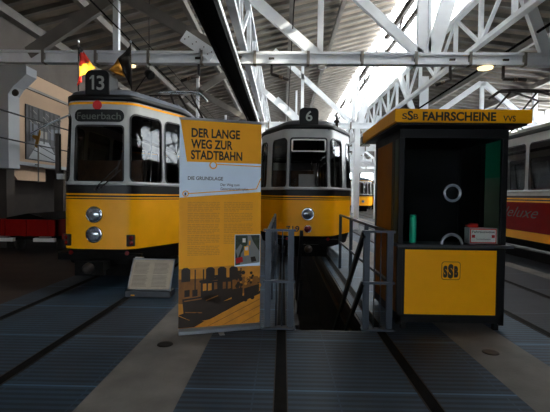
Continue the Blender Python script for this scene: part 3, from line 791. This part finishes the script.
# ------------------------------------------------------------------ ROLL-UP BANNER
bl = Vector((-1.04, 4.10, 0)); br = Vector((-.235, 4.36, 0)); R = (br-bl).normalized(); N = Vector((R.y, -R.x, 0)); BW = (br-bl).length
rz = math.atan2(R.y, R.x)
B = thing('rollup_banner', bl, 'orange and white roll-up banner headed Der lange Weg zur Stadtbahn', 'banner', rz=rz)
BH = 2.185; H0 = .06
m = MB(); m.prism([(0, -.05, .004), (0, .05, .004), (0, .05, .045), (0, .02, .062), (0, -.03, .06), (0, -.05, .035)], (BW, 0, 0), 'alu'); m.build('base_cassette', B, bevel=.004)
for fx in (BW*.5, ): MB().box(fx-.025, fx+.03, -.14, .14, .0, .004, 'alu').build('foot', B, bevel=.004)
MB().tube([(BW*.5, .05, .05), (BW*.5, .05, BH-.02)], .012, 'alu').build('support_pole', B)
MB().box(-.0, BW, -.012, .012, BH-.025, BH, 'alu').build('top_rail', B, bevel=.004)
def UV(u, v, k=0): return (u*BW, -.004-.0006*k, BH-.02-(v*(BH-.02-H0)))
MB().box(0.003, BW-.003, -.003, .001, H0, BH-.02, 'white').build('printed_sheet', B)
sh = MB()
def g(pts, m, k=1): sh.poly([UV(u, v, k) for u, v in pts], m)
g([(.01, .0), (.995, .0), (.995, .2), (.09, .2)], 'banner')
g([(.0, .372), (1, .34), (1, 1), (0, 1)], 'banner')
def linep(a, b, w, m, k):
    a = Vector(UV(*a, k)); b = Vector(UV(*b, k)); d = (b-a).normalized(); n = Vector((d.z, 0, -d.x))*w/2
    sh.poly([a-n, b-n, b+n, a+n], m)
linep((.44, .208), (.995, .213), .009, 'banner', 1)
linep((.09, .353), (.94, .325), .009, 'banner', 1); linep((.94, .325), (.995, .272), .009, 'banner', 1)
def disc(u, v, r, m, k, n=20):
    c = Vector(UV(u, v, k)); sh.poly([c+Vector((r*math.cos(2*PI*i/n), 0, r*math.sin(2*PI*i/n))) for i in range(n)], m)
disc(.40, .213, .04, 'banner', 2); disc(.40, .213, .028, 'white', 3)
disc(.075, .353, .032, 'banner', 2); disc(.075, .353, .022, 'white', 3)
sh.build('orange_print', B, normals=False)
def btext(nm, s, u, v, h, w, m, bold=0):
    p = Vector(UV(u, v, 4)); return text(nm, s, p, (1, 0, 0), (0, 0, 1), h, B, m, w*BW, bold, 0, .0005)
btext('headline', 'DER LANGE', .14, .081, .09, .585, 'ink', .03)
btext('headline', 'WEG ZUR', .135, .134, .09, .50, 'ink', .03)
btext('headline', 'STADTBAHN', .135, .186, .09, .62, 'ink', .03)
btext('subheading', 'DIE GRUNDLAGE', .10, .286, .036, .42, 'greyink', .02)
btext('subheading', 'Der Weg zum', .49, .313, .028, .235, 'greyink', .01)
btext('subheading', 'Generalverkehrsplan', .49, .333, .028, .345, 'greyink', .01)
btext('step_number', '1', .062, .361, .03, .022, 'greyink', .02)
# body text shown as faint rows
random.seed(3)
for c0, c1 in ((.10, .49), (.535, .90)):
    m = MB(); v = .392; i = 0
    while v < .655:
        if c0 > .5 and v > .60: break
        end = c1-(random.random()*.2 if i % 6 == 5 else random.random()*.015); u = c0
        while u < end-.01:
            w = min(random.uniform(.02, .07), end-u); m.poly([UV(u, v, 3), UV(u+w, v, 3), UV(u+w, v+.0042, 3), UV(u, v+.0042, 3)], 'bannertext'); u += w+.008
        v += .0082; i += 1
        if i % 6 == 0: v += .004
    m.build('text_column', B, normals=False)
# period photograph of a locomotive in orange and black
m = MB()
M['sep1'] = pm('sepia_dark', (40, 25, 10), .5, var=.3, scale=9); M['sep2'] = pm('sepia_mid', (134, 84, 22), .5, var=.25, scale=14); M['sep3'] = pm('sepia_light', (206, 134, 34), .5, var=.15, scale=10)
def s(pts, mt, k): m.poly([UV((x-0)/322, 1.0-(352-y)/1380.0*1.62, k) for x, y in pts], mt)
# picture coordinates: x 0..322, y 90..350
s([(0, 108), (322, 96), (322, 352), (0, 352)], 'sep3', 2)
# building facade
s([(0, 250), (120, 262), (322, 200), (322, 150), (0, 150)], 'sep2', 3)
for x in (10, 104, 150, 196): s([(x, 112), (x+9, 104), (x+24, 104), (x+34, 112), (x+34, 160), (x, 162)], 'sep1', 4)
for x in (22, 52): s([(x, 196), (x+20, 194), (x+20, 222), (x, 224)], 'sep1', 4)
for x in (60, 92, 240): s([(x, 112), (x+5, 112), (x+5, 200), (x, 202)], 'sep1', 4)
# tree in front of wagons
random.seed(11)
for i in range(26):
    cx, cy = random.uniform(225, 318), random.uniform(128, 190); r = random.uniform(4, 10)
    s([(cx+r*math.cos(t*PI/3), cy+r*math.sin(t*PI/3)*1.1) for t in range(6)], 'sep1' if i % 3 else 'sep3', 5)
# ground, light path and shadow
s([(0, 300), (322, 218), (322, 352), (0, 352)], 'sep3', 4)
s([(0, 296), (60, 330), (120, 322), (240, 262), (322, 226), (322, 214), (190, 246), (20, 290)], 'sep1', 5)
s([(0, 300), (40, 320), (100, 328), (60, 350), (0, 350)], 'sep1', 5)
# long bonnet
s([(14, 232), (90, 224), (100, 228), (100, 300), (88, 312), (20, 304)], 'sep1', 6)
s([(20, 238), (88, 231), (88, 236), (20, 243)], 'sep2', 7); s([(24, 284), (90, 290), (90, 294), (24, 288)], 'sep2', 7)
s([(90, 224), (150, 205), (160, 208), (160, 262), (100, 298), (98, 228)], 'sep1', 6)
s([(104, 240), (152, 222), (152, 226), (104, 245)], 'sep2', 7)
# cab with windows
s([(78, 158), (150, 146), (208, 152), (212, 160), (150, 158), (80, 168)], 'sep1', 7)
s([(84, 164), (208, 158), (210, 232), (150, 262), (84, 232)], 'sep1', 6)
for x in (92, 112): s([(x, 172), (x+14, 171), (x+14, 200), (x, 202)], 'sep3', 8)
for x in (136, 170, 190): s([(x, 168), (x+12, 168), (x+12, 196), (x, 198)], 'sep2', 8)
s([(120, 146), (128, 138), (180, 138), (186, 150)], 'sep1', 6)
# rear bonnet and wagons
s([(206, 202), (250, 196), (250, 236), (206, 256)], 'sep1', 6); s([(256, 200), (318, 184), (318, 214), (256, 236)], 'sep1', 6)
for x in (36, 70, 110, 140, 176, 215, 262, 290): s([(x+9*math.cos(t*PI/4), 306-(x-40)*.26+9*math.sin(t*PI/4)) for t in range(8)], 'sep1', 8)
for a_, b_ in (((110, 350), (322, 248)), ((168, 350), (322, 276)), ((240, 350), (322, 308))):
    s([a_, (a_[0]+5, a_[1]), (b_[0], b_[1]+3), b_], 'sep2', 6)
m.build('locomotive_picture', B, normals=False)
# inset picture of a tram among traffic
m = MB(); M['pgreen'] = pm('picture_green', (44, 54, 36), .5, var=.5, scale=30); M['pgrey'] = pm('picture_road', (128, 128, 124), .5, var=.1)
def c_(pts, mt, k): m.poly([UV(.672+x*.322, .552+y*.158, k) for x, y in pts], mt)
c_([(0, 0), (1, 0), (1, 1), (0, 1)], 'white', 8); c_([(.02, .02), (.98, .02), (.98, .88), (.02, .97)], 'pgreen', 9)
c_([(.2, .95), (.95, .9), (.98, .55), (.7, .2), (.62, .03), (.5, .03), (.5, .3), (.25, .6)], 'pgrey', 10)
c_([(.04, .5), (.22, .3), (.3, .35), (.12, .75)], 'pgrey', 10); c_([(.36, .38), (.54, .36), (.56, .66), (.37, .68)], 'banner', 11); c_([(.39, .4), (.52, .39), (.52, .5), (.4, .5)], 'white2', 12)
c_([(.04, .74), (.3, .70), (.33, .86), (.06, .92)], 'red', 11); c_([(.62, .72), (.8, .7), (.86, .85), (.66, .88)], 'sep1', 11); c_([(.56, .2), (.62, .2), (.6, .34), (.55, .34)], 'banner', 11); c_([(.3, .12), (.42, .12), (.42, .25), (.3, .25)], 'white2', 11)
m.build('inset_picture', B, normals=False)

# ------------------------------------------------------------------ INFO BOARD
I = thing('info_board', (-1.82, 5.6, .008), 'small tilted grey information board on the floor before tram 13', 'board')
I.rotation_euler.z = 0
m = MB(); m.box(-.31, .31, -.08, .16, 0, .085, 'roofdark'); m.build('board_foot', I, bevel=.005)
p00 = Vector((-.30, -.05, .09)); p10 = Vector((.30, -.05, .09)); p01 = Vector((-.30, .20, .49)); p11 = Vector((.30, .20, .49))
nrm = (p10-p00).cross(p01-p00).normalized()
m = MB(); m.prism([p00, p10, p11, p01], -nrm*.012, 'alu'); m.build('board_panel', I)
m = MB(); q = lambda u, v, k: p00.lerp(p10, u).lerp(p01.lerp(p11, u), v)+nrm*(.001*k)
m.poly([q(.03, .04, 1), q(.97, .04, 1), q(.97, .95, 1), q(.03, .95, 1)], 'board')
m.build('board_print', I, normals=False)
m = MB(); M['faint'] = pm('faint_board_text', (112, 106, 100), .6)
for c0, c1 in ((.08, .46), (.54, .92)):
    v = .12
    while v < .88:
        if abs(v-.48) > .03: m.poly([q(c0, v, 2), q(c1-random.random()*.1, v, 2), q(c1-.05, v+.012, 2), q(c0, v+.012, 2)], 'faint')
        v += .04
m.build('board_text_rows', I, normals=False)
m = MB(); m.box(-.23, -.18, -.085, -.08, .02, .035, 'yellow'); m.build('foot_sticker', I)
m = MB(); m.bar((-.27, .2, .5), (-.15, .2, .5), .03, .012, 'white2'); m.build('top_clip', I)

# ------------------------------------------------------------------ PIT RAILINGS
def gate(x0, x1, label, sgn):
    y = 4.33; ztop = 1.05; t = thing('pit_railing', ((x0+x1)/2, y, 0), label, 'railing'); c = (x0+x1)/2
    for x in (x0, x1): MB().box(x-c-.032, x-c+.032, -.012, .012, .008, ztop, 'barrier').box(x-c-.028, x-c-.018, 0, .05, .008, ztop, 'barrier').build('post', t)
    for z in (ztop, .51): MB().box(x0-c-.05, x1-c+.05, -.03, .02, z-.012, z+.012, 'barrier').build('cross_bar', t)
    for x in (x0+.09, x1-.09): MB().tube([(x-c, .03, .01), (x-c, .03, ztop)], .007, 'barrier', 6).build('thin_bar', t)
    MB().box(x0-c-.05, x1-c+.05, -.05, .05, 0.008, .024, 'barrier').build('base_plate', t)
    xo = (x0 if sgn < 0 else x1)-c; xi = ((x1+.11) if sgn < 0 else (x0-.035))-c
    for z in (ztop-.01, .51): MB().bar((xo, 0, z), (xo, 3.75, z), .03, .035, 'barrier').build('long_rail', t)
    for yy in (1.25, 2.5, 3.75): MB().box(xo-.025, xo+.025, yy-.025, yy+.025, 0, ztop, 'barrier').build('rear_post', t)
    m = MB()
    m.bar((xi, .0, ztop-.03), (xi, 3.2, -1.45+.0), .035, .075, 'black'); m.bar((xi, 0.0, .5), (xi, 2.3, -1.3), .035, .06, 'black'); m.build('stair_handrail', t)
gate(-.15, .09, 'grey steel railing with stair handrail at left end of the pit', -1)
gate(.885, 1.13, 'grey steel railing with stair handrail at right end of the pit', 1)
S = thing('pit_stairs', (.52, 4.35, -1.5), 'dark steel stairs leading down into the inspection pit', 'stairs')
for i in range(6): MB().box(-.33, .33, .25+i*.27, .50+i*.27, 1.26-i*.23, 1.29-i*.23, 'dark').build('step', S)
# pit edge beams
for x, nm in ((.17, 'left'), (.90, 'right')):
    m = MB(); m.bar((x, 4.5, -.06), (x, 28, -.06), .05, .1, 'iron'); m.bar((x+(.03 if nm == 'left' else -.03), 4.5, -.3), (x+(.03 if nm == 'left' else -.03), 28, -.3), .04, .05, 'wood')
    o = m.build('pit_edge_beam'); tag(o, 'brown and orange beam along the %s wall of the inspection pit' % nm, 'beam')
for y in (9.5, 13.0):
    o = MB().bar((.19, y, -.45), (.19, y+.5, -.45), .03, .05, 'lamp').build('pit_lamp'); tag(o, 'small lamp on the left pit wall, %s of two' % ('nearer' if y < 10 else 'farther'), 'lamp')

# ------------------------------------------------------------------ TICKET KIOSK
kx0, kx1, ky0, ky1 = 1.225, 2.36, 4.39, 5.52
K = thing('ticket_kiosk', ((kx0+kx1)/2, (ky0+ky1)/2, 0), 'yellow and black ticket kiosk with Fahrscheine lettering on its flat roof', 'kiosk')
class KB(MB):
    def build(s, name, parent=K, **k):
        o = MB.build(s, name, parent, **k)
        if parent is K: o.matrix_parent_inverse = Matrix.Translation(K.location).inverted()
        return o
def kfix(o): o.matrix_parent_inverse = Matrix.Translation(K.location).inverted(); return o
P = .055; ZC = .92; ZF = .115; ZR = 2.16
for x in (kx0, kx1-P):
    for y in (ky0, ky1-P): KB().box(x, x+P, y, y+P, .06, ZR, 'kblack').build('corner_post', bevel=.004)
for x in (kx0+.06, kx1-.09):
    for y in (ky0+.03, ky1-.09): KB().box(x, x+.05, y, y+.05, 0, .09, 'kblack').build('foot')
KB().box(kx0, kx1, ky0, ky1, .08, .165, 'kblack').build('base_frame', bevel=.004)
KB().box(kx0, kx1, ky0-.005, ky1, 2.04, ZR+.01, 'kblack').build('head_frame')
rx0, rx1, ry0, ry1 = at(395, 115, 4.1).x, at(532.5, 118, 4.1).x, 4.10, 5.76
KB().box(rx0, rx1, ry0, ry1, 2.155, 2.285, 'kyellow').build('roof', bevel=.006)
KB().box(rx0+.03, rx1-.03, ry0+.03, ry1-.03, 2.135, 2.155, 'kblack').build('roof_soffit')
def ktext(nm, s_, px0, px1, pyb, h, bold):
    a = at(px0, pyb, 4.1); b = at(px1, pyb, 4.1)
    kfix(text(nm, s_, (a.x, 4.098, a.z), (1, 0, 0), (0, 0, 1), h, K, 'lettering', b.x-a.x, bold))
ktext('roof_lettering', 'FAHRSCHEINE', 422.5, 496, 120.2, .084, .036)
ktext('roof_lettering', 'VVS', 503, 515.5, 121.4, .058, .02)
ktext('roof_lettering', 'S', 402, 407, 119, .058, .015); ktext('roof_lettering', 'S', 407.3, 413, 119.8, .09, .028); ktext('roof_lettering', 'B', 413.3, 418.2, 119.2, .055, .015)
# front: yellow panel, glass, counter
KB().box(kx0+P, kx0+.08, ky0+.004, ky0+.04, .165, ZC-.06, 'kblack').box(kx1-.085, kx1-P, ky0+.004, ky0+.04, .165, ZC-.06, 'kblack').build('panel_stile')
KB().box(kx0+.08, kx1-.085, ky0+.012, ky0+.04, .165, ZC-.06, 'kyellow').build('front_panel', bevel=.003)
fp = KB().box(kx0, kx1, ky0-.012, ky0+.045, ZC-.06, ZC-.03, 'kblack').build('rail_under_counter')
KB().box(kx0-.03, kx1+.05, ky0-.07, ky0+.28, ZC-.03, ZC, 'roofdark').build('counter', bevel=.005)
# logo
lc = at(451.3, 271, ky0); sq = MB(); R_ = .105
Pn = rrect(lc.x-.1, lc.x+.1, lc.z-.098, lc.z+.098, .03, 5, 2); Pm = rrect(lc.x-.094, lc.x+.094, lc.z-.092, lc.z+.092, .026, 5, 2); yy = ky0+.0095
for i in range(len(Pn)):
    j = (i+1) % len(Pn); sq.poly([(Pn[i][0], yy, Pn[i][1]), (Pn[j][0], yy, Pn[j][1]), (Pm[j][0], yy, Pm[j][1]), (Pm[i][0], yy, Pm[i][1])], 'lettering')
kfix(sq.build('logo_outline', K))
for ch, x0, x1, z0, h in (('S', -.083, -.036, -.062, .112), ('S', -.033, .026, -.068, .135), ('B', .032, .078, -.060, .108)):
    kfix(text('logo_letter', ch, (lc.x+x0, yy, lc.z+z0), (1, 0, 0), (0, 0, 1), h, K, 'lettering', x1-x0, .075))
KB().box(kx0+P, kx1-P, ky0+.02, ky0+.026, ZC, 2.04, 'kglass').build('front_glass')
rc = at(453, 193, ky0); ring = [(rc.x+.083*math.cos(2*PI*i/28), ky0+.012, rc.z+.083*math.sin(2*PI*i/28)) for i in range(28)]
KB().tube(ring, .0135, 'alu', 8, True).build('speaking_ring')
rc = at(451.8, 244, ky0-.01); ring = [(rc.x+.105*math.cos(PI*i/20), ky0-.01, ZC+.105*math.sin(PI*i/20)) for i in range(21)]
KB().tube(ring, .016, 'alu', 8).build('hatch_ring')
# sides
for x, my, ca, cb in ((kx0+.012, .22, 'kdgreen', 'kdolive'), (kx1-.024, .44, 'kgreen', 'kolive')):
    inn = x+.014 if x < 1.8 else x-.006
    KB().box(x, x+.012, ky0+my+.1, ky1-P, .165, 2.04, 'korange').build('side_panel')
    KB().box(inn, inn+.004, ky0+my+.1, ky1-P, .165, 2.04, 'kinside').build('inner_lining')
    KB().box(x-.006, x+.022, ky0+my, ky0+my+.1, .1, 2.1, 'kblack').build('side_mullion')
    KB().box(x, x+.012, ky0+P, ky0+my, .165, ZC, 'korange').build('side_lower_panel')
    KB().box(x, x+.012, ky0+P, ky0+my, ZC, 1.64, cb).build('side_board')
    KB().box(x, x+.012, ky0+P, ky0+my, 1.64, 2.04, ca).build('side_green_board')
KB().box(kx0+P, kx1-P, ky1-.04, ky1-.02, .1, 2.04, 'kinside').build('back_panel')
KB().box(kx0+P, kx1-P, ky0+P, ky1-.04, .14, .17, 'kinside').build('cabin_floor')
# things on the counter
cx_ = at(412.8, 230, 4.52)
C = thing('thermos_flask', (cx_.x, 4.52, ZC+.001), 'turquoise green cylinder standing left on the kiosk counter behind glass', 'flask')
MB().lathe((0, 0, 0), (0, 0, 1), [(0, .034), (.005, .036), (.27, .036), (.275, .034)], 'cyl').build('flask_body', C)
MB().lathe((0, 0, .275), (0, 0, 1), [(0, .034), (.02, .035), (.028, .03), (.03, .01)], 'cyl').build('flask_lid', C)
bx0, bx1 = at(469, 240, 4.47).x, at(497.2, 240, 4.47).x
X = thing('ticket_box', ((bx0+bx1)/2, 4.47, ZC+.001), 'cream box with red border lettered Fahrausweise on the kiosk counter', 'box')
w = (bx1-bx0)/2
MB().box(-w, w, 0, .12, 0, .17, 'cream').build('box_body', X, bevel=.004)
m = MB(); m.box(-w+.01, w-.01, -.0015, 0, .008, .162, 'flagred'); m.box(-w+.02, w-.02, -.003, -.0015, .018, .152, 'white2'); m.build('box_label', X)
text('box_lettering', 'Fahrausweise', (-w+.03, -.0035, .118), (1, 0, 0), (0, 0, 1), .026, X, 'lettering', 2*w-.06, .015)
text('box_lettering', 'Verkaufsstelle', (-w+.075, -.0035, .045), (1, 0, 0), (0, 0, 1), .014, X, 'lettering', 2*w-.15, .01)
for s_ in (-1, 1): MB().box(s_*(w-.045)-.017, s_*(w-.045)+.017, -.0045, -.003, .065, .097, 'red').build('red_stamp', X)
cl = MB(); random.seed(5)
bmesh.ops.create_icosphere(cl.bm, subdivisions=3, radius=1); cl.mi('flagred')
for v in cl.bm.verts:
    n = math.sin(v.co.x*5+v.co.z*3)*.18+math.sin(v.co.y*7+v.co.x*2)*.15
    v.co = Vector((v.co.x*.065, v.co.y*.04, v.co.z*(.024+.012*v.co.x)))*(1+n)
for f in cl.bm.faces: f.smooth = True
o = cl.build('crumpled_cloth'); o.location = ((bx0+bx1)/2-.09, 4.53, ZC+.195); tag(o, 'crumpled orange red cloth lying on the ticket box', 'cloth')

for px, py, nm in ((490.5, 352.5, 'right of the kiosk foot'), (165, 344.5, 'left of the banner')):
    r = ray(px, py); t_ = -CAMZ/r.z
    o = MB().lathe((0, 0, 0), (0, 0, 1), [(0, .075), (.006, .07), (.007, .05)], 'iron').build('floor_cap'); o.location = (r.x*t_, r.y*t_, .0005)
    tag(o, 'small round iron cap in the concrete strip ' + nm, 'cap')
GR = {'track_rail': 'grooved rails in the floor', 'ceiling_lamp': 'lamps under the near roof beam', 'wire_bracket': 'contact wire brackets on the near roof beam', 'overhead_wire': 'overhead contact wires',
      'wall_cable': 'cables along the left wall', 'pit_railing': 'railings at the pit', 'pit_edge_beam': 'beams along the pit walls', 'pit_lamp': 'lamps in the pit', 'flag': 'flags on the left tram roof', 'floor_cap': 'iron caps in the concrete strips', 'tram': 'trams in the hall'}
for o in list(COL.objects):
    k = o.name.split('.')[0]
    if o.parent is None and k in GR and 'label' in o: o['group'] = GR[k]
# ------------------------------------------------------------------ LIGHT
w = bpy.data.worlds.new('world'); SC.world = w; w.use_nodes = True
bg = w.node_tree.nodes['Background']; bg.inputs['Color'].default_value = (.86, .93, 1, 1); bg.inputs['Strength'].default_value = 12.0
sun = bpy.data.lights.new('sun', 'SUN'); sun.energy = 24; sun.angle = math.radians(1); sun.color = (1, .93, .8)
so = bpy.data.objects.new('sun', sun); COL.objects.link(so)
dirv = Vector((.8, -.15, .50)).normalized(); so.rotation_euler = dirv.to_track_quat('Z', 'Y').to_euler()
# portal guiding the sky light through the skylight glazing
pl = bpy.data.lights.new('skylight_portal', 'AREA'); pl.shape = 'RECTANGLE'; pl.size = 2.35; pl.size_y = Y1-YG
po = bpy.data.objects.new('skylight_portal', pl); COL.objects.link(po); pl.cycles.is_portal = True
gn = Vector((RIDGE[1]-GL1[1], 0, GL1[0]-RIDGE[0])).normalized()
zx = gn; yx = Vector((0, 1, 0)); xx = yx.cross(zx)
po.matrix_world = Matrix.Translation(((RIDGE[0]+GL1[0])/2, (YG+Y1)/2, (RIDGE[1]+GL1[1])/2+.1)) @ Matrix((xx, yx, zx)).transposed().to_4x4()
SC.view_settings.view_transform = 'Standard'; SC.view_settings.look = 'None'; SC.view_settings.gamma = 1
SC.view_settings.exposure = 0.0
SC.view_settings.use_curve_mapping = False
try: SC.cycles.use_denoising = True
except Exception: pass
